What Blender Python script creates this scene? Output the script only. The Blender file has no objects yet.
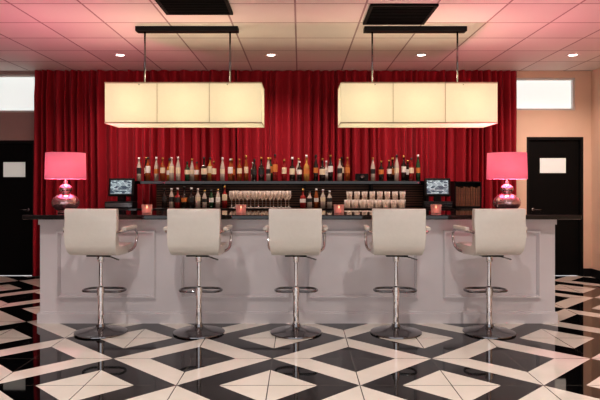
import bpy, bmesh, math, random
from mathutils import Vector, Matrix
random.seed(7)
sc = bpy.context.scene
sc.view_settings.view_transform = 'Standard'
try: sc.view_settings.look = 'Medium High Contrast'
except Exception: pass
sc.view_settings.exposure = -0.22
H = 1.4; F = 600.0; HY = 183.0; CEIL = 3.08
def PX(px, s): return (px-300.0)/s
def PZ(py, s): return H+(HY-py)/s

# ------------------------------------------------------------ materials
def mat(name, col, rough=0.5, metal=0.0, spec=0.5, emis=None, es=0.0, sheen=0.0, coat=0.0, trans=0.0):
    m = bpy.data.materials.new(name); m.use_nodes = True
    b = m.node_tree.nodes['Principled BSDF']
    b.inputs['Base Color'].default_value = (*col, 1)
    b.inputs['Roughness'].default_value = rough
    b.inputs['Metallic'].default_value = metal
    b.inputs['Specular IOR Level'].default_value = spec
    b.inputs['Sheen Weight'].default_value = sheen
    b.inputs['Coat Weight'].default_value = coat
    b.inputs['Transmission Weight'].default_value = trans
    if emis:
        b.inputs['Emission Color'].default_value = (*emis, 1)
        b.inputs['Emission Strength'].default_value = es
    return m
def noisy(m, c1, c2, scale=8, bump=0.0, stretch=(1,1,1), detail=4):
    nt = m.node_tree; b = nt.nodes['Principled BSDF']
    tc = nt.nodes.new('ShaderNodeTexCoord'); mp = nt.nodes.new('ShaderNodeMapping')
    mp.inputs['Scale'].default_value = stretch
    n = nt.nodes.new('ShaderNodeTexNoise'); n.inputs['Scale'].default_value = scale; n.inputs['Detail'].default_value = detail
    mx = nt.nodes.new('ShaderNodeMix'); mx.data_type = 'RGBA'
    mx.inputs[6].default_value = (*c1, 1); mx.inputs[7].default_value = (*c2, 1)
    nt.links.new(tc.outputs['Object'], mp.inputs[0]); nt.links.new(mp.outputs[0], n.inputs['Vector'])
    nt.links.new(n.outputs['Fac'], mx.inputs[0]); nt.links.new(mx.outputs[2], b.inputs['Base Color'])
    if bump:
        bp = nt.nodes.new('ShaderNodeBump'); bp.inputs['Strength'].default_value = bump; bp.inputs['Distance'].default_value = 0.01
        nt.links.new(n.outputs['Fac'], bp.inputs['Height']); nt.links.new(bp.outputs[0], b.inputs['Normal'])
    return m

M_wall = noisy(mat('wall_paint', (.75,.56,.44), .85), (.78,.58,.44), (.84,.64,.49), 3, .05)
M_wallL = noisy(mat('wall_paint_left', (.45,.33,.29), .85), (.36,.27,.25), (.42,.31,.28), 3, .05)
M_bar = noisy(mat('bar_paint', (.5,.49,.53), .25, coat=.5), (.77,.73,.75), (.82,.78,.80), 5, .02)
M_black = mat('black_gloss', (.004,.004,.005), .05, coat=.8)
M_blackm = mat('black_matte', (.006,.006,.007), .5, spec=.3)
M_door = mat('door_black', (.003,.003,.003), .6, spec=.2)
M_chrome = mat('chrome', (.85,.85,.87), .08, 1.0)
M_arm = mat('arm_chrome', (.62,.62,.64), .14, 1.0)
M_dchrome = mat('dark_chrome', (.26,.26,.27), .10, 1.0)
M_leather = noisy(mat('stool_leather', (.8,.78,.72), .28), (.76,.73,.67), (.81,.78,.72), 30, .08)
M_curt = noisy(mat('curtain_velvet', (.45,.008,.03), .7, sheen=.05), (.29,.004,.015), (.40,.007,.025), 2.0, .1, (6,6,.3))
M_wood = noisy(mat('backbar_wood', (.10,.04,.02), .45), (.09,.04,.025), (.28,.13,.07), 4, .05, (.4,4,12))
M_white = mat('white_trim', (.7,.68,.66), .5)
M_paperE = mat('glowing_paper', (.8,.84,.8), .7, emis=(.8,.88,.8), es=.25)  # unlit paper notice, brightness added as emission in the material
M_win = mat('window_glass', (.8,.85,.85), .3, emis=(.9,.96,.93), es=.72)
M_vent = mat('vent_black', (.004,.004,.004), .7, spec=.2)
M_lampE = mat('downlight_lens', (1,1,1), .3, emis=(1,.80,.72), es=16)
M_ring = mat('downlight_ring', (.8,.72,.7), .4)

def shade_mat(name, col, em, es, tr=.5):
    m = bpy.data.materials.new(name); m.use_nodes = True; nt = m.node_tree; nt.nodes.clear()
    o = nt.nodes.new('ShaderNodeOutputMaterial'); d = nt.nodes.new('ShaderNodeBsdfDiffuse'); t = nt.nodes.new('ShaderNodeBsdfTranslucent')
    e = nt.nodes.new('ShaderNodeEmission'); mx = nt.nodes.new('ShaderNodeMixShader'); ad = nt.nodes.new('ShaderNodeAddShader')
    tc = nt.nodes.new('ShaderNodeTexCoord'); w = nt.nodes.new('ShaderNodeTexNoise'); w.inputs['Scale'].default_value = 60
    mc = nt.nodes.new('ShaderNodeMix'); mc.data_type='RGBA'; mc.inputs[6].default_value=(*[c*.93 for c in col],1); mc.inputs[7].default_value=(*col,1)
    nt.links.new(tc.outputs['Object'], w.inputs['Vector']); nt.links.new(w.outputs['Fac'], mc.inputs[0])
    nt.links.new(mc.outputs[2], d.inputs['Color']); nt.links.new(mc.outputs[2], t.inputs['Color'])
    e.inputs['Color'].default_value = (*em,1); e.inputs['Strength'].default_value = es; mx.inputs[0].default_value = tr
    nt.links.new(d.outputs[0], mx.inputs[1]); nt.links.new(t.outputs[0], mx.inputs[2])
    nt.links.new(mx.outputs[0], ad.inputs[0]); nt.links.new(e.outputs[0], ad.inputs[1]); nt.links.new(ad.outputs[0], o.inputs['Surface'])
    return m
M_shade = shade_mat('pendant_fabric', (.74,.70,.60), (1,.88,.62), .28)
M_pink = shade_mat('pink_fabric', (.9,.45,.55), (1,.24,.36), .26, .10)

def glass_mat(name, col, alpha):
    m = bpy.data.materials.new(name); m.use_nodes = True; nt = m.node_tree; nt.nodes.clear()
    o = nt.nodes.new('ShaderNodeOutputMaterial'); t = nt.nodes.new('ShaderNodeBsdfTransparent'); t.inputs[0].default_value=(*col,1)
    g = nt.nodes.new('ShaderNodeBsdfPrincipled'); g.inputs['Base Color'].default_value=(*col,1); g.inputs['Roughness'].default_value=.08
    lw = nt.nodes.new('ShaderNodeLayerWeight'); lw.inputs[0].default_value=.35
    mr = nt.nodes.new('ShaderNodeMapRange'); mr.inputs['To Min'].default_value=alpha; mr.inputs['To Max'].default_value=1
    mx = nt.nodes.new('ShaderNodeMixShader')
    nt.links.new(lw.outputs['Facing'], mr.inputs['Value']); nt.links.new(mr.outputs[0], mx.inputs[0])
    nt.links.new(t.outputs[0], mx.inputs[1]); nt.links.new(g.outputs[0], mx.inputs[2]); nt.links.new(mx.outputs[0], o.inputs['Surface'])
    return m
M_glass = glass_mat('clear_glass', (.92,.86,.8), .22)

def floor_mat():
    m = bpy.data.materials.new('floor_tiles'); m.use_nodes = True; nt = m.node_tree; b = nt.nodes['Principled BSDF']
    L = nt.links.new
    def math_(op, a, b_=None, c=None):
        n = nt.nodes.new('ShaderNodeMath'); n.operation = op
        for i, v in enumerate((a, b_, c)):
            if v is None: continue
            if isinstance(v, (int, float)): n.inputs[i].default_value = v
            else: L(v, n.inputs[i])
        return n.outputs[0]
    g = nt.nodes.new('ShaderNodeNewGeometry'); sp = nt.nodes.new('ShaderNodeSeparateXYZ'); L(g.outputs['Position'], sp.inputs[0])
    Pd = 1.27
    u = math_('DIVIDE', math_('ADD', sp.outputs[0], .22), Pd); v = math_('DIVIDE', math_('SUBTRACT', sp.outputs[1], 5.42), Pd)
    au = math_('PINGPONG', u, .5); av = math_('PINGPONG', v, .5)
    mm = math_('ADD', au, av)
    w1 = math_('LESS_THAN', mm, .27)
    w2 = math_('MULTIPLY', math_('GREATER_THAN', mm, .5), math_('LESS_THAN', mm, .73))
    w = math_('ADD', w1, w2)
    def gl(x):
        f = math_('PINGPONG', x, .25)
        return math_('LESS_THAN', f, .0028)
    gr = math_('MAXIMUM', gl(u), gl(v))
    n = nt.nodes.new('ShaderNodeTexNoise'); n.inputs['Scale'].default_value = 3.5; n.inputs['Detail'].default_value = 6; L(g.outputs['Position'], n.inputs['Vector'])
    cw = nt.nodes.new('ShaderNodeMix'); cw.data_type='RGBA'; cw.inputs[6].default_value=(.70,.65,.57,1); cw.inputs[7].default_value=(.86,.81,.73,1); L(n.outputs['Fac'], cw.inputs[0])
    c = nt.nodes.new('ShaderNodeMix'); c.data_type='RGBA'; c.inputs[6].default_value=(.002,.002,.0025,1); L(w, c.inputs[0]); L(cw.outputs[2], c.inputs[7])
    c2 = nt.nodes.new('ShaderNodeMix'); c2.data_type='RGBA'; c2.inputs[7].default_value=(.08,.07,.06,1); L(gr, c2.inputs[0]); L(c.outputs[2], c2.inputs[6])
    L(c2.outputs[2], b.inputs['Base Color'])
    b.inputs['Roughness'].default_value = .03
    b.inputs['Specular IOR Level'].default_value = .65
    return m
M_floor = floor_mat()

def ceil_mat():
    m = bpy.data.materials.new('ceiling_tiles'); m.use_nodes = True; nt = m.node_tree; b = nt.nodes['Principled BSDF']; L = nt.links.new
    def math_(op, a, b_=None):
        n = nt.nodes.new('ShaderNodeMath'); n.operation = op
        for i, v in enumerate((a, b_)):
            if v is None: continue
            if isinstance(v, (int, float)): n.inputs[i].default_value = v
            else: L(v, n.inputs[i])
        return n.outputs[0]
    g = nt.nodes.new('ShaderNodeNewGeometry'); sp = nt.nodes.new('ShaderNodeSeparateXYZ'); L(g.outputs['Position'], sp.inputs[0])
    T = .6667
    u = math_('PINGPONG', math_('DIVIDE', math_('SUBTRACT', sp.outputs[0], .62), T), .5)
    v = math_('PINGPONG', math_('DIVIDE', math_('SUBTRACT', sp.outputs[1], 5.62), T), .5)
    mn = math_('MINIMUM', u, v); gr = math_('LESS_THAN', mn, .014)
    n = nt.nodes.new('ShaderNodeTexNoise'); n.inputs['Scale'].default_value = 40; L(g.outputs['Position'], n.inputs['Vector'])
    n2 = nt.nodes.new('ShaderNodeTexWhiteNoise'); n2.noise_dimensions='2D'
    cv = nt.nodes.new('ShaderNodeCombineXYZ')
    L(math_('FLOOR', math_('DIVIDE', math_('SUBTRACT', sp.outputs[0], .62), T)), cv.inputs[0])
    L(math_('FLOOR', math_('DIVIDE', math_('SUBTRACT', sp.outputs[1], 5.62), T)), cv.inputs[1]); L(cv.outputs[0], n2.inputs['Vector'])
    c = nt.nodes.new('ShaderNodeMix'); c.data_type='RGBA'; c.inputs[6].default_value=(.74,.67,.64,1); c.inputs[7].default_value=(.84,.77,.73,1); L(n2.outputs['Value'], c.inputs[0])
    c2 = nt.nodes.new('ShaderNodeMix'); c2.data_type='RGBA'; c2.inputs[7].default_value=(.36,.26,.26,1); L(gr, c2.inputs[0]); L(c.outputs[2], c2.inputs[6])
    L(c2.outputs[2], b.inputs['Base Color']); b.inputs['Roughness'].default_value=.6
    bp = nt.nodes.new('ShaderNodeBump'); bp.inputs['Strength'].default_value=.12; bp.inputs['Distance'].default_value=.01; L(n.outputs['Fac'], bp.inputs['Height']); L(bp.outputs[0], b.inputs['Normal'])
    return m
M_ceil = ceil_mat()

# ------------------------------------------------------------ helpers
def link(ob, parent=None):
    sc.collection.objects.link(ob)
    if parent: ob.parent = parent
    return ob
def empty(name, loc=(0,0,0), rz=0):
    e = bpy.data.objects.new(name, None); e.location = loc; e.rotation_euler = (0,0,rz); e.empty_display_size=.1
    return link(e)
def mesh_obj(name, bm, mats, parent=None, smooth=False, loc=(0,0,0)):
    me = bpy.data.meshes.new(name); bmesh.ops.recalc_face_normals(bm, faces=bm.faces)
    bm.to_mesh(me); bm.free()
    for m in (mats if isinstance(mats, (list,tuple)) else [mats]): me.materials.append(m)
    if smooth: me.polygons.foreach_set('use_smooth', [True]*len(me.polygons))
    ob = bpy.data.objects.new(name, me); ob.location = loc
    return link(ob, parent)
def add_box(bm, x0,x1,y0,y1,z0,z1, mi=0):
    vs = [bm.verts.new(p) for p in ((x0,y0,z0),(x1,y0,z0),(x1,y1,z0),(x0,y1,z0),(x0,y0,z1),(x1,y0,z1),(x1,y1,z1),(x0,y1,z1))]
    for f in ((0,3,2,1),(4,5,6,7),(0,1,5,4),(1,2,6,5),(2,3,7,6),(3,0,4,7)):
        fc = bm.faces.new([vs[i] for i in f]); fc.material_index = mi
def box(name, x0,x1,y0,y1,z0,z1, m, parent=None, bev=0.0):
    bm = bmesh.new(); add_box(bm,x0,x1,y0,y1,z0,z1)
    ob = mesh_obj(name, bm, m, parent)
    if bev:
        md = ob.modifiers.new('b','BEVEL'); md.width=bev; md.segments=3; md.limit_method='ANGLE'
    return ob
def add_lathe(bm, prof, c=(0,0,0), seg=20, mi=0, mis=None, smooth=True):
    rings = []
    for r,z in prof:
        if r < 1e-5: rings.append([bm.verts.new((c[0],c[1],c[2]+z))])
        else: rings.append([bm.verts.new((c[0]+r*math.cos(2*math.pi*i/seg), c[1]+r*math.sin(2*math.pi*i/seg), c[2]+z)) for i in range(seg)])
    for k in range(len(rings)-1):
        a,b = rings[k], rings[k+1]; m_ = mis[k] if mis else mi
        if len(a)==1 and len(b)==1: continue
        for i in range(seg):
            j=(i+1)%seg
            if len(a)==1: f=bm.faces.new((a[0],b[j],b[i]))
            elif len(b)==1: f=bm.faces.new((a[i],a[j],b[0]))
            else: f=bm.faces.new((a[i],a[j],b[j],b[i]))
            f.material_index=m_; f.smooth=smooth
def lathe(name, prof, m, parent=None, c=(0,0,0), seg=40, autos=True):
    bm = bmesh.new(); add_lathe(bm, prof, c, seg)
    ob = mesh_obj(name, bm, m, parent)
    if autos:
        md = ob.modifiers.new('e','EDGE_SPLIT'); md.split_angle=math.radians(40)
    return ob
def tube(name, pts, r, m, parent=None, cyc=False, flat=None):
    cu = bpy.data.curves.new(name,'CURVE'); cu.dimensions='3D'; cu.bevel_depth=r; cu.bevel_resolution=4; cu.resolution_u=8; cu.use_fill_caps=True
    s = cu.splines.new('BEZIER'); s.bezier_points.add(len(pts)-1); s.use_cyclic_u=cyc
    for bp_,p in zip(s.bezier_points, pts):
        bp_.co=p; bp_.handle_left_type='AUTO'; bp_.handle_right_type='AUTO'
    tmp = bpy.data.objects.new('tmp', cu); sc.collection.objects.link(tmp)
    dg = bpy.context.evaluated_depsgraph_get(); me = bpy.data.meshes.new_from_object(tmp.evaluated_get(dg))
    bpy.data.objects.remove(tmp); me.materials.clear(); me.materials.append(m)
    me.polygons.foreach_set('use_smooth',[True]*len(me.polygons))
    ob = bpy.data.objects.new(name, me); return link(ob, parent)
def add_tube_straight(bm, a, b, r, seg=10, mi=0):
    a=Vector(a); b=Vector(b); d=(b-a).normalized(); q=d.to_track_quat('Z','Y'); 
    r1=[bm.verts.new(a+q@Vector((r*math.cos(t*2*math.pi/seg), r*math.sin(t*2*math.pi/seg),0))) for t in range(seg)]
    r2=[bm.verts.new(b+q@Vector((r*math.cos(t*2*math.pi/seg), r*math.sin(t*2*math.pi/seg),0))) for t in range(seg)]
    for i in range(seg):
        f=bm.faces.new((r1[i],r1[(i+1)%seg],r2[(i+1)%seg],r2[i])); f.smooth=True; f.material_index=mi
    bm.faces.new(r1[::-1]).material_index=mi; bm.faces.new(r2).material_index=mi

# ------------------------------------------------------------ room
XL, XR, YB, YF = -5.3, 4.37, 9.0, -2.5
box('floor', XL-.1, XR+.1, YF, YB+.15, -.1, 0, M_floor)
box('ceiling', XL-.1, XR+.1, YF, YB+.15, CEIL, CEIL+.1, M_ceil)
box('wall_left', XL-.1, XL, YF, YB, 0, CEIL, M_wallL)
box('wall_right', XR, XR+.1, YF, YB, 0, CEIL, M_wall)
wx0,wx1,wz0,wz1 = 3.22,4.13,2.49,2.98
lx0,lx1,lz0,lz1 = -5.15,-3.95,2.46,3.03
dx0,dx1,dz = 3.40,4.25,2.09
ex0,ex1,ez = -4.88,-3.98,2.04
bm = bmesh.new()
y0,y1=YB,YB+.15
add_box(bm,-3.9,3.22,y0,y1,0,CEIL)
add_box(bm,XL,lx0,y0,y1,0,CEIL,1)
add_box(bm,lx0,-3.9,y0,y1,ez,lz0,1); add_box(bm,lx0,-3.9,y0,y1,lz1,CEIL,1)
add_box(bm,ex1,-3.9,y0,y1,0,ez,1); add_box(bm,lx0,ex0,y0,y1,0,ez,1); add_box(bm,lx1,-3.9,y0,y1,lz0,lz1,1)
add_box(bm,wx0,dx0,y0,y1,0,dz); add_box(bm,wx0,XR,y0,y1,dz,wz0); add_box(bm,dx1,XR,y0,y1,0,dz)
add_box(bm,wx1,XR,y0,y1,wz0,wz1); add_box(bm,wx0,XR,y0,y1,wz1,CEIL)
mesh_obj('wall_back', bm, [M_wall, M_wallL])
def window(name, x0,x1,z0,z1):
    e=empty(name,((x0+x1)/2,YB,z0)); 
    w=(x1-x0)/2; h=z1-z0
    box('pane',-w,w,.08,.09,0,h,M_win,e)
    t=.03
    bm=bmesh.new(); add_box(bm,-w,w,.02,.10,0,t); add_box(bm,-w,w,.02,.10,h-t,h); add_box(bm,-w,-w+t,.02,.1,t,h-t); add_box(bm,w-t,w,.02,.1,t,h-t)
    mesh_obj('frame',bm,M_white,e)
window('window_1',wx0,wx1,wz0,wz1); window('window_2',lx0,lx1,lz0,lz1)
def door(name,x0,x1,zt,hs,sx0,sx1,sz0,sz1,fm):
    e=empty(name,((x0+x1)/2,YB,0)); w=(x1-x0)/2; cx=(x0+x1)/2
    box('leaf',-w+.04,w-.04,.04,.085,.01,zt-.04,M_door,e,.004)
    bm=bmesh.new(); add_box(bm,-w,-w+.04,-.0,.12,0,zt); add_box(bm,w-.04,w,-.0,.12,0,zt); add_box(bm,-w+.04,w-.04,-.0,.12,zt-.04,zt)
    mesh_obj('frame',bm,fm,e)
    box('notice',sx0-cx,sx1-cx,.034,.04,sz0,sz1,M_paperE,e)
    bm=bmesh.new(); hx=hs*(w-.11)
    add_lathe(bm,[(0,0),(.028,0),(.028,.012),(0,.012)],(0,0,0),16)
    bmesh.ops.rotate(bm,verts=bm.verts,cent=(0,0,0),matrix=Matrix.Rotation(math.pi/2,3,'X'))
    bmesh.ops.translate(bm,verts=bm.verts,vec=(hx,.04,1.0))
    add_tube_straight(bm,(hx,.03,1.0),(hx,-.02,1.0),.009); add_tube_straight(bm,(hx,-.02,1.0),(hx-hs*.11,-.02,1.0),.009)
    mesh_obj('handle',bm,M_dchrome,e)
s=66.7
door('door_1',dx0,dx1,dz,-1,PX(541,s),PX(567,s),PZ(173,s),PZ(158,s),M_blackm)
door('door_2',ex0,ex1,ez,1,PX(2,s),PX(24,s),PZ(177,s),PZ(162,s),M_blackm)
box('baseboard_back',dx1,XR,YB-.02,YB,0,.12,M_blackm)
box('baseboard_right',XR-.02,XR,YF,YB-.02,0,.12,M_blackm)
box('baseboard_left',XL,XL+.02,YF,YB,0,.12,M_blackm)
def vent(x0,x1,y0_,y1_):
    e=empty('ceiling_vent',((x0+x1)/2,(y0_+y1_)/2,CEIL)); w=(x1-x0)/2; d=(y1_-y0_)/2
    bm=bmesh.new(); t=.03
    add_box(bm,-w,w,-d,-d+t,-.02,0); add_box(bm,-w,w,d-t,d,-.02,0); add_box(bm,-w,-w+t,-d+t,d-t,-.02,0); add_box(bm,w-t,w,-d+t,d-t,-.02,0)
    add_box(bm,-w+t,w-t,-d+t,d-t,-.004,0)
    n=12
    for i in range(n):
        yy=-d+t+(i+.5)*(2*d-2*t)/n; add_box(bm,-w+t,w-t,yy-.006,yy+.006,-.016,-.004)
    mesh_obj('grille',bm,M_vent,e)
vent(.66,1.30,5.62,6.30); vent(-1.32,-.66,5.25,5.93)

# ------------------------------------------------------------ curtain
def curtain():
    bm=bmesh.new(); x0,x1=-3.96,3.24; n=1400; zs=[0.02,.4,.8,1.2,1.6,2.0,2.4,2.7,2.9,2.98,3.03,3.075]
    random.seed(3); k=[]; x=x0-.1
    while x<x1+.3:
        w=random.uniform(.06,.18); k.append((x,w,random.uniform(.3,1.0),random.uniform(.3,.7))); x+=w
    def off(x):
        for (a,w,am,pk) in k:
            if a<=x<a+w:
                t=(x-a)/w; t = .5*t/pk if t<pk else .5+.5*(t-pk)/(1-pk)
                return am*(math.sin(math.pi*t)**1.3)
        return 0
    rows=[]
    for z in zs:
        row=[]
        for i in range(n+1):
            x=x0+(x1-x0)*i/n
            sx=x+.02*math.sin(z*1.3+x*3)*(1-z/3.1)
            amp=.165 if z<2.9 else .12
            y=8.985-amp*off(sx)-.006*math.sin(x*7.1+z*.8)
            row.append(bm.verts.new((x,y,z)))
        rows.append(row)
    for a,b in zip(rows,rows[1:]):
        for i in range(n): bm.faces.new((a[i],a[i+1],b[i+1],b[i]))
    return mesh_obj('curtain',bm,M_curt,None,True)
curtain()

# ------------------------------------------------------------ bar counter
bar=empty('bar_counter',(0,6.0,0))
bx0,bx1=-2.6,2.55
box('body',bx0,bx1,0,.55,0.0,1.04,M_bar,bar)
bm=bmesh.new(); add_box(bm,PX(22,103),PX(582,103),-.18,.74,1.045,1.09)
o=mesh_obj('countertop',bm,M_black,bar); md=o.modifiers.new('b','BEVEL'); md.width=.008; md.segments=3
bm=bmesh.new()
add_box(bm,bx0-.02,bx1+.02,-.022,0,0,.10); add_box(bm,bx0-.012,bx1+.012,-.012,0,.10,.115)
add_box(bm,bx0-.01,bx1+.01,-.02,0,.985,1.04)
for (a,b) in ((57,156),(180,290),(308,418),(443,540)):
    x0=PX(a,100); x1=PX(b,100); z0=PZ(298,100); z1=PZ(230,100)
    for (t,dp,of) in ((.034,.022,0),(.014,.040,.009)):
        X0=x0+of;X1=x1-of;Z0=z0+of;Z1=z1-of
        add_box(bm,X0,X1,-dp,0,Z0,Z0+t); add_box(bm,X0,X1,-dp,0,Z1-t,Z1); add_box(bm,X0,X0+t,-dp,0,Z0+t,Z1-t); add_box(bm,X1-t,X1,-dp,0,Z0+t,Z1-t)
mesh_obj('mouldings',bm,M_bar,bar)

# ------------------------------------------------------------ stools
def stool(x,y,rz=0):
    e=empty('bar_stool',(x,y,0),rz)
    lathe('base',[(0,.0),(.235,.0),(.24,.006),(.238,.014),(.215,.022),(.14,.032),(.07,.045),(.045,.062),(.040,.085),(0,.085)],M_dchrome,e,seg=56)
    lathe('column',[(0,.07),(.030,.07),(.030,.40),(.034,.402),(.034,.43),(.028,.435),(.019,.44),(.019,.66),(.03,.665),(.034,.69),(.034,.725),(0,.725)],M_chrome,e,seg=28)
    w=.185
    tube('footrest',[(-.03,0,.385),(-w*.8,.0,.385),(-w,.03,.385),(-w,.14,.385),(-w*.75,.19,.385),(0,.20,.385),(w*.75,.19,.385),(w,.14,.385),(w,.03,.385),(w*.8,.0,.385),(.03,0,.385)],.011,M_dchrome,e)
    lathe('footrest_clamp',[(.0,.355),(.038,.355),(.038,.415),(0,.415)],M_chrome,e)
    box('mount_plate',-.10,.10,-.10,.10,.722,.742,M_blackm,e,.004)
    tube('height_lever',[(.03,.0,.715),(.10,-.02,.712),(.155,-.05,.70),(.19,-.06,.69)],.006,M_dchrome,e)
    prof=[(-.285,1.155),(-.278,1.05),(-.268,.93),(-.255,.84),(-.235,.785),(-.20,.755),(-.15,.742),(.05,.738),(.19,.738),(.225,.75),(.24,.78),(.232,.81),(.20,.828),
          (.05,.825),(-.12,.825),(-.165,.84),(-.19,.875),(-.203,.95),(-.213,1.05),(-.222,1.155),(-.235,1.17),(-.27,1.17)]
    bm=bmesh.new(); st=[-.238,-.231,-.12,0,.12,.231,.238]
    rows=[]
    for sx in st:
        row=[]
        for (yy,zz) in prof:
            wx = sx*(1.0 if zz>.9 else 1.0-.10*max(0,(.86-zz)/.12)*(1 if yy<0 else .4))
            cyy=yy
            if zz>1.0: cyy=yy + .03*(abs(sx)/.24)**2
            row.append(bm.verts.new((wx,cyy,zz)))
        rows.append(row)
    n=len(prof)
    for a,b in zip(rows,rows[1:]):
        for i in range(n): bm.faces.new((a[i],a[(i+1)%n],b[(i+1)%n],b[i]))
    bm.faces.new(rows[0][::-1]); bm.faces.new(rows[-1])
    ob=mesh_obj('seat_shell',bm,M_leather,e,True)
    md=ob.modifiers.new('b','BEVEL'); md.width=.014; md.segments=4; md.limit_method='ANGLE'; md.angle_limit=math.radians(50)
    for sg in (-1,1):
        tube('arm_frame',[(sg*.228,-.24,.955),(sg*.258,-.20,.962),(sg*.272,.0,.962),(sg*.272,.15,.955),(sg*.272,.21,.915),(sg*.270,.20,.84),(sg*.258,.14,.775),(sg*.21,.07,.745)],.013,M_arm,e)
        bm=bmesh.new(); add_box(bm,sg*.272-.022,sg*.272+.022,-.17,.16,.966,1.0)
        o=mesh_obj('arm_pad',bm,M_leather,e,True); md=o.modifiers.new('b','BEVEL'); md.width=.012; md.segments=4
    return e
for bxp,rz in ((101,-.05),(199,-.03),(296,-.02),(396,-.05),(489,.09)):
    stool(PX(bxp,107),600/107.0,rz)

# ------------------------------------------------------------ pendant lights
PEND=5.2
M_trimY=mat('shade_trim',(.62,.53,.36),.7)
def pendant(cx):
    cy=6.48; e=empty('pendant_light',(cx,cy,CEIL))
    w=.815; d=.24; z0=2.02-CEIL; z1=2.45-CEIL
    bm=bmesh.new(); t=.004
    add_box(bm,-w,w,-d,-d+t,z0,z1); add_box(bm,-w,w,d-t,d,z0,z1); add_box(bm,-w,-w+t,-d+t,d-t,z0,z1); add_box(bm,w-t,w,-d+t,d-t,z0,z1)
    mesh_obj('shade',bm,M_shade,e)
    box('diffuser',-w+.01,w-.01,-d+.01,d-.01,z0+.004,z0+.008,M_shade,e)
    bm=bmesh.new()
    for zz in (z0,z1-.014):
        add_box(bm,-w-.003,w+.003,-d-.003,-d,zz,zz+.014); add_box(bm,-w-.003,w+.003,d,d+.003,zz,zz+.014)
        add_box(bm,-w-.003,-w,-d,d,zz,zz+.014); add_box(bm,w,w+.003,-d,d,zz,zz+.014)
    for xx in (-w/3,w/3): add_box(bm,xx-.003,xx+.003,-d-.003,-d,z0,z1)
    mesh_obj('shade_trim',bm,M_trimY,e)
    box('canopy',-.55,.55,-.06,.06,-.05,-.0,M_blackm,e,.004)
    bm=bmesh.new()
    for xx in (-.46,.46):
        add_tube_straight(bm,(xx,0,-.05),(xx,0,z1-.02),.010); add_tube_straight(bm,(xx,0,z1-.03),(xx,0,z1+.02),.016)
    add_box(bm,-w,w,-.006,.006,z1-.03,z1-.02); add_box(bm,-.46-.006,-.454,-d,d,z1-.03,z1-.02); add_box(bm,.454,.466,-d,d,z1-.03,z1-.02)
    mesh_obj('rods',bm,M_dchrome,e)
    for xx in (-.56,0,.56):
        l=bpy.data.lights.new('bulb','POINT'); l.energy=PEND; l.color=(1,.87,.64); l.shadow_soft_size=.06
        o=bpy.data.objects.new('bulb',l); o.location=(xx,0,(z0+z1)/2); link(o,e)
pendant(-1.215); pendant(1.24)

# ------------------------------------------------------------ downlights
def downlight(x,y,en,col=(1,.72,.6),size=125):
    e=empty('recessed_downlight',(x,y,CEIL))  # also carries the added fill lamps of the front rows
    lathe('ring',[(.05,-.002),(.075,-.010),(.088,-.008),(.09,0),(.05,0)],M_ring,e,seg=28)
    lathe('lens',[(0,-.003),(.05,-.003),(.05,0),(0,0)],M_lampE,e,seg=24)
    l=bpy.data.lights.new('lamp','SPOT'); l.energy=en; l.color=col; l.spot_size=math.radians(size); l.spot_blend=.8; l.shadow_soft_size=.05
    o=bpy.data.objects.new('lamp',l); o.location=(0,0,-.02); link(o,e)
for x in (-2.36,-.38,1.59,3.58): downlight(x,7.87,120,(1,.80,.72),150)
for x in (-3.4,-1.2,1.2,3.2):  # out-of-view rows added as fill, lighting the stools from the front
    downlight(x,3.6,140,(1,.95,.90)); downlight(x,1.0,60,(1,.92,.88))

# ------------------------------------------------------------ back bar
bb=empty('back_bar_cabinet',(0,8.0,0))
cx0,cx1=PX(105,73),PX(484,73)
box('cabinet',cx0,cx1,.08,.75,.0,1.02,M_blackm,bb)
box('counter',cx0-.03,cx1+.03,.04,.78,1.02,1.06,M_black,bb,.005)
bm=bmesh.new(); n=6
for i in range(n): 
    xa=cx0+(cx1-cx0)*i/n; xb=cx0+(cx1-cx0)*(i+1)/n
    add_box(bm,xa+.02,xb-.02,.06,.08,.12,.98)
mesh_obj('cabinet_doors',bm,M_wood,bb)
sh=empty('bottle_shelf',(0,8.0,1.06))
sx0,sx1=PX(133,70),PX(427,70)
box('shelf',sx0,sx1,.42,.76,.325,.37,M_black,sh,.004)
bm=bmesh.new()
for i in range(9):
    z=.01+i*.035; add_box(bm,sx0+.3,sx1,.70,.73,z,z+.022)
add_box(bm,sx0+.3,sx1,.73,.76,0,.325,1)
mesh_obj('slatted_back',bm,[M_wood,M_blackm],sh)
bm=bmesh.new()
for xx in (sx0,-1.1,.05,1.0,sx1-.03): add_box(bm,xx,xx+.03,.45,.70,0,.325)
mesh_obj('shelf_supports',bm,M_blackm,sh)

rk=empty('menu_rack',(2.335,8.45,1.062)) 
bm=bmesh.new(); w=.185
add_box(bm,-w,-w+.015,-.12,.12,0,.36); add_box(bm,w-.015,w,-.12,.12,0,.36); add_box(bm,-w,w,-.12,.12,.345,.36); add_box(bm,-w,w,.105,.12,0,.36); add_box(bm,-w,w,-.12,.12,0,.015)
for i in range(10): add_box(bm,-w+.02+i*.034,-w+.046+i*.034,-.11,.09,.015,.29-.01*(i%3),1)
mesh_obj('rack',bm,[M_blackm,M_wood],rk)

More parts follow.
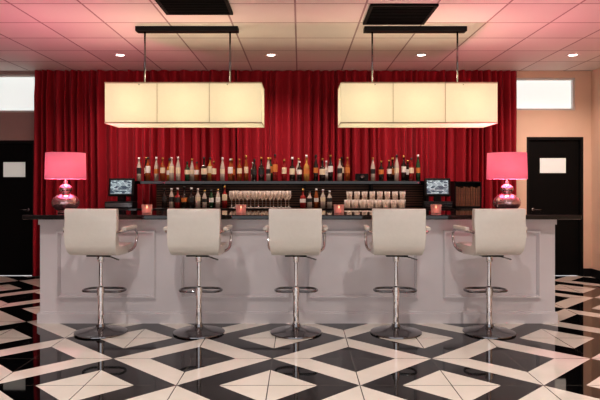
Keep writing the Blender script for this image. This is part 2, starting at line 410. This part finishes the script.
def bottle_prof(kind,h):
    if kind==0: r=.036; return [(0,0),(r,0),(r,.10*h/.3),(r,.17*h/.3),(r*.98,.62*h),(r*.45,.74*h),(.013,.80*h),(.013,.92*h),(.016,.925*h),(.016,h),(0,h)]
    if kind==1: r=.043; return [(0,0),(r,0),(r,.08*h/.3),(r,.14*h/.3),(r,.52*h),(r*.8,.60*h),(.016,.66*h),(.013,.90*h),(.017,.905*h),(.017,h),(0,h)]
    r=.033; return [(0,0),(r,0),(r,.09*h/.3),(r,.15*h/.3),(r,.55*h),(r*.75,.68*h),(.015,.80*h),(.012,.90*h),(.016,.905*h),(.016,h),(0,h)]
gm=[mat('amber_glass',(.28,.07,.015),.1,coat=.6),mat('dark_glass',(.02,.012,.01),.08,coat=.6),mat('green_glass',(.02,.07,.03),.1,coat=.6),
    mat('pale_spirit',(.5,.44,.38),.1,coat=.6),mat('gold_spirit',(.45,.24,.06),.1,coat=.6),mat('red_spirit',(.25,.015,.015),.1,coat=.6)]
lab=[mat('label_cream',(.7,.62,.45),.6),mat('label_white',(.75,.74,.7),.6),mat('label_black',(.03,.03,.03),.5),mat('label_orange',(.55,.2,.05),.6)]
cap=[mat('cap_gold',(.5,.33,.1),.35,.8),mat('cap_black',(.02,.02,.02),.4),mat('cap_white',(.7,.7,.68),.4)]
allm=gm+lab+cap
def add_bottle(bm,x,y,z,h):
    p=bottle_prof(random.choice((0,0,1,2)),h); g=random.choice((0,0,1,1,1,1,2,3,3,4,4,5)); l=6+random.choice((0,0,1,1,2,3)); c=10+random.randrange(3)
    k=len(p)-1; mis=[g]*k; mis[2]=l; mis[3]=l if random.random()<.35 else g; mis[-1]=mis[-2]=mis[-3]=c
    add_lathe(bm,p,(x,y,z),14,mis=mis)
random.seed(11)
bt=bmesh.new(); x=PX(138,71); 
while x<PX(424,71):
    px=300+x*71
    if not (352<px<372):
        add_bottle(bt,x,8.50+random.uniform(-.02,.03),1.431,random.uniform(.27,.38))
    x+=random.uniform(.092,.135)
x=PX(145,70)
while x<PX(420,70):
    px=300+x*70
    if not (350<px<374): add_bottle(bt,x,8.65,1.431,random.uniform(.25,.36))
    x+=random.uniform(.2,.42)
mesh_obj('liquor_bottles',bt,allm)
bt=bmesh.new(); x=PX(163,73)
while x<PX(228,73): add_bottle(bt,x,8.3,1.061,random.uniform(.24,.30)); x+=random.uniform(.082,.10)
x=PX(303,73)
while x<PX(332,73): add_bottle(bt,x,8.3,1.061,random.uniform(.22,.28)); x+=.092
mesh_obj('liquor_bottles.001',bt,allm)

def stem(bm,x,y,z,h=.2,r=.038):
    add_lathe(bm,[(0,0),(r*.9,0),(r*.9,.004),(.005,.012),(.004,h*.45),(r*.6,h*.52),(r,h*.7),(r*.85,h),(r*.82,h),(r*.96,h*.7),(r*.5,h*.54),(0,h*.5)],(x,y,z),14)
def tumbler(bm,x,y,z,h=.1,r=.04):
    add_lathe(bm,[(0,0),(r*.85,0),(r,h),(r*.94,h),(r*.8,.012),(0,.012)],(x,y,z),14)
gb=bmesh.new()
for row,yy in enumerate((8.18,8.30)):
    x=PX(232,73)+row*.04
    while x<PX(290,73): stem(gb,x,yy,1.061,.23); x+=.105
mesh_obj('wine_glasses',gb,M_glass)
gb=bmesh.new()
for row,yy in enumerate((8.18,8.30)):
    x=PX(347,73)+row*.04
    while x<PX(408,73):
        tumbler(gb,x,yy,1.061,.11,.042)
        if row: tumbler(gb,x,yy,1.172,.11,.042)
        x+=.105
mesh_obj('tumbler_glasses',gb,M_glass)

def scr():
    m=mat('screen',(.02,.02,.03),.2); nt=m.node_tree; b=nt.nodes['Principled BSDF']
    tc=nt.nodes.new('ShaderNodeTexCoord'); br=nt.nodes.new('ShaderNodeTexBrick'); br.inputs['Scale'].default_value=14
    br.inputs['Color1'].default_value=(.03,.05,.08,1); br.inputs['Color2'].default_value=(.6,.70,.72,1); br.inputs['Mortar'].default_value=(.02,.03,.04,1)
    mp=nt.nodes.new('ShaderNodeMapping'); mp.inputs['Rotation'].default_value=(math.pi/2,0,0)
    nt.links.new(tc.outputs['Object'],mp.inputs[0]); nt.links.new(mp.outputs[0],br.inputs['Vector']); nt.links.new(br.outputs[0],b.inputs['Emission Color']); b.inputs['Emission Strength'].default_value=1.0
    return m
M_scr=scr()
def pos(x,rz):
    e=empty('point_of_sale_terminal',(x,8.25,1.062),rz)
    box('cash_drawer',-.19,.19,-.13,.12,0,.085,M_blackm,e,.006)
    box('drawer_front',-.18,.18,-.136,-.13,.012,.07,M_dchrome,e)
    box('stand',-.05,.05,-.02,.06,.085,.16,M_blackm,e,.01)
    h=empty('head',(0,0,.28)); h.parent=e; h.rotation_euler=(math.radians(-10),0,0)
    box('housing',-.175,.175,-.015,.04,-.125,.125,M_blackm,h,.012)
    box('screen',-.145,.145,-.019,-.0151,-.095,.095,M_scr,h)
pos(PX(122,72.5),.0); pos(PX(437,72.5),-.12)
sp_=empty('speaker',(PX(362,71),8.5,1.431)); box('cabinet',-.09,.09,-.06,.06,0,.10,M_blackm,sp_,.006)
bm=bmesh.new(); add_lathe(bm,[(0,0),(.03,0),(.035,.006),(0,.006)],(0,0,0),16); bmesh.ops.rotate(bm,verts=bm.verts,cent=(0,0,0),matrix=Matrix.Rotation(math.pi/2,3,'X')); bmesh.ops.translate(bm,verts=bm.verts,vec=(0,-.06,.05)); mesh_obj('cone',bm,M_dchrome,sp_)

# ------------------------------------------------------------ table lamps
M_merc=noisy(mat('mercury_glass',(.8,.6,.6),.12,.9),(.98,.80,.80),(.45,.18,.22),22,.3)
TL=58
def tlamp(x):
    e=empty('table_lamp',(x,6.19,1.09))
    lathe('body',[(0,0),(.075,0),(.08,.008),(.075,.018),(.07,.022),(.10,.04),(.13,.075),(.138,.11),(.125,.15),(.085,.185),(.045,.20),(.04,.208),(.058,.225),(.068,.25),(.06,.275),(.035,.292),(.022,.30),(.02,.33),(0,.33)],M_merc,e,seg=40)
    lathe('neck',[(0,.33),(.012,.33),(.012,.42),(0,.42)],M_chrome,e,seg=16)
    bm=bmesh.new(); add_lathe(bm,[(.20,.35),(.203,.35),(.195,.62),(.192,.62),(.20,.35)],(0,0,0),48)
    mesh_obj('shade',bm,M_pink,e,True)
    bm=bmesh.new()
    for a in (0,math.pi*2/3,math.pi*4/3): add_tube_straight(bm,(0,0,.42),(.198*math.cos(a),.198*math.sin(a),.42),.003,6)
    mesh_obj('spider',bm,M_chrome,e)
    l=bpy.data.lights.new('bulb','POINT'); l.energy=TL; l.color=(1,.24,.38); l.shadow_soft_size=.04
    o=bpy.data.objects.new('bulb',l); o.location=(0,0,.52); link(o,e)
tlamp(PX(65.5,97)); tlamp(PX(507,97))

M_vot=glass_mat('votive_glass',(.95,.72,.68),.35)
M_wax=mat('wax',(.9,.6,.55),.6,emis=(1,.5,.42),es=.6)
M_flame=mat('flame',(1,.6,.3),.5,emis=(1,.7,.4),es=8)
for px in (147,241,339,436):
    e=empty('votive_candle',(PX(px,98),600/98.,1.09))
    lathe('glass',[(0,0),(.05,0),(.056,.09),(.052,.09),(.046,.008),(0,.008)],M_vot,e,seg=24)
    lathe('candle',[(0,.009),(.038,.009),(.038,.05),(0,.05)],M_wax,e,seg=20)
    lathe('flame',[(0,.052),(.006,.06),(.005,.07),(0,.082)],M_flame,e,seg=10)

w=bpy.data.worlds.new('world'); sc.world=w; w.use_nodes=True
w.node_tree.nodes['Background'].inputs[0].default_value=(1,.97,.99,1); w.node_tree.nodes['Background'].inputs[1].default_value=1.15
cam=bpy.data.cameras.new('camera'); cam.lens=36; cam.sensor_width=36; cam.shift_y=-17/600.
co=bpy.data.objects.new('camera',cam); co.location=(0,0,H); co.rotation_euler=(math.pi/2,0,0); link(co); sc.camera=co
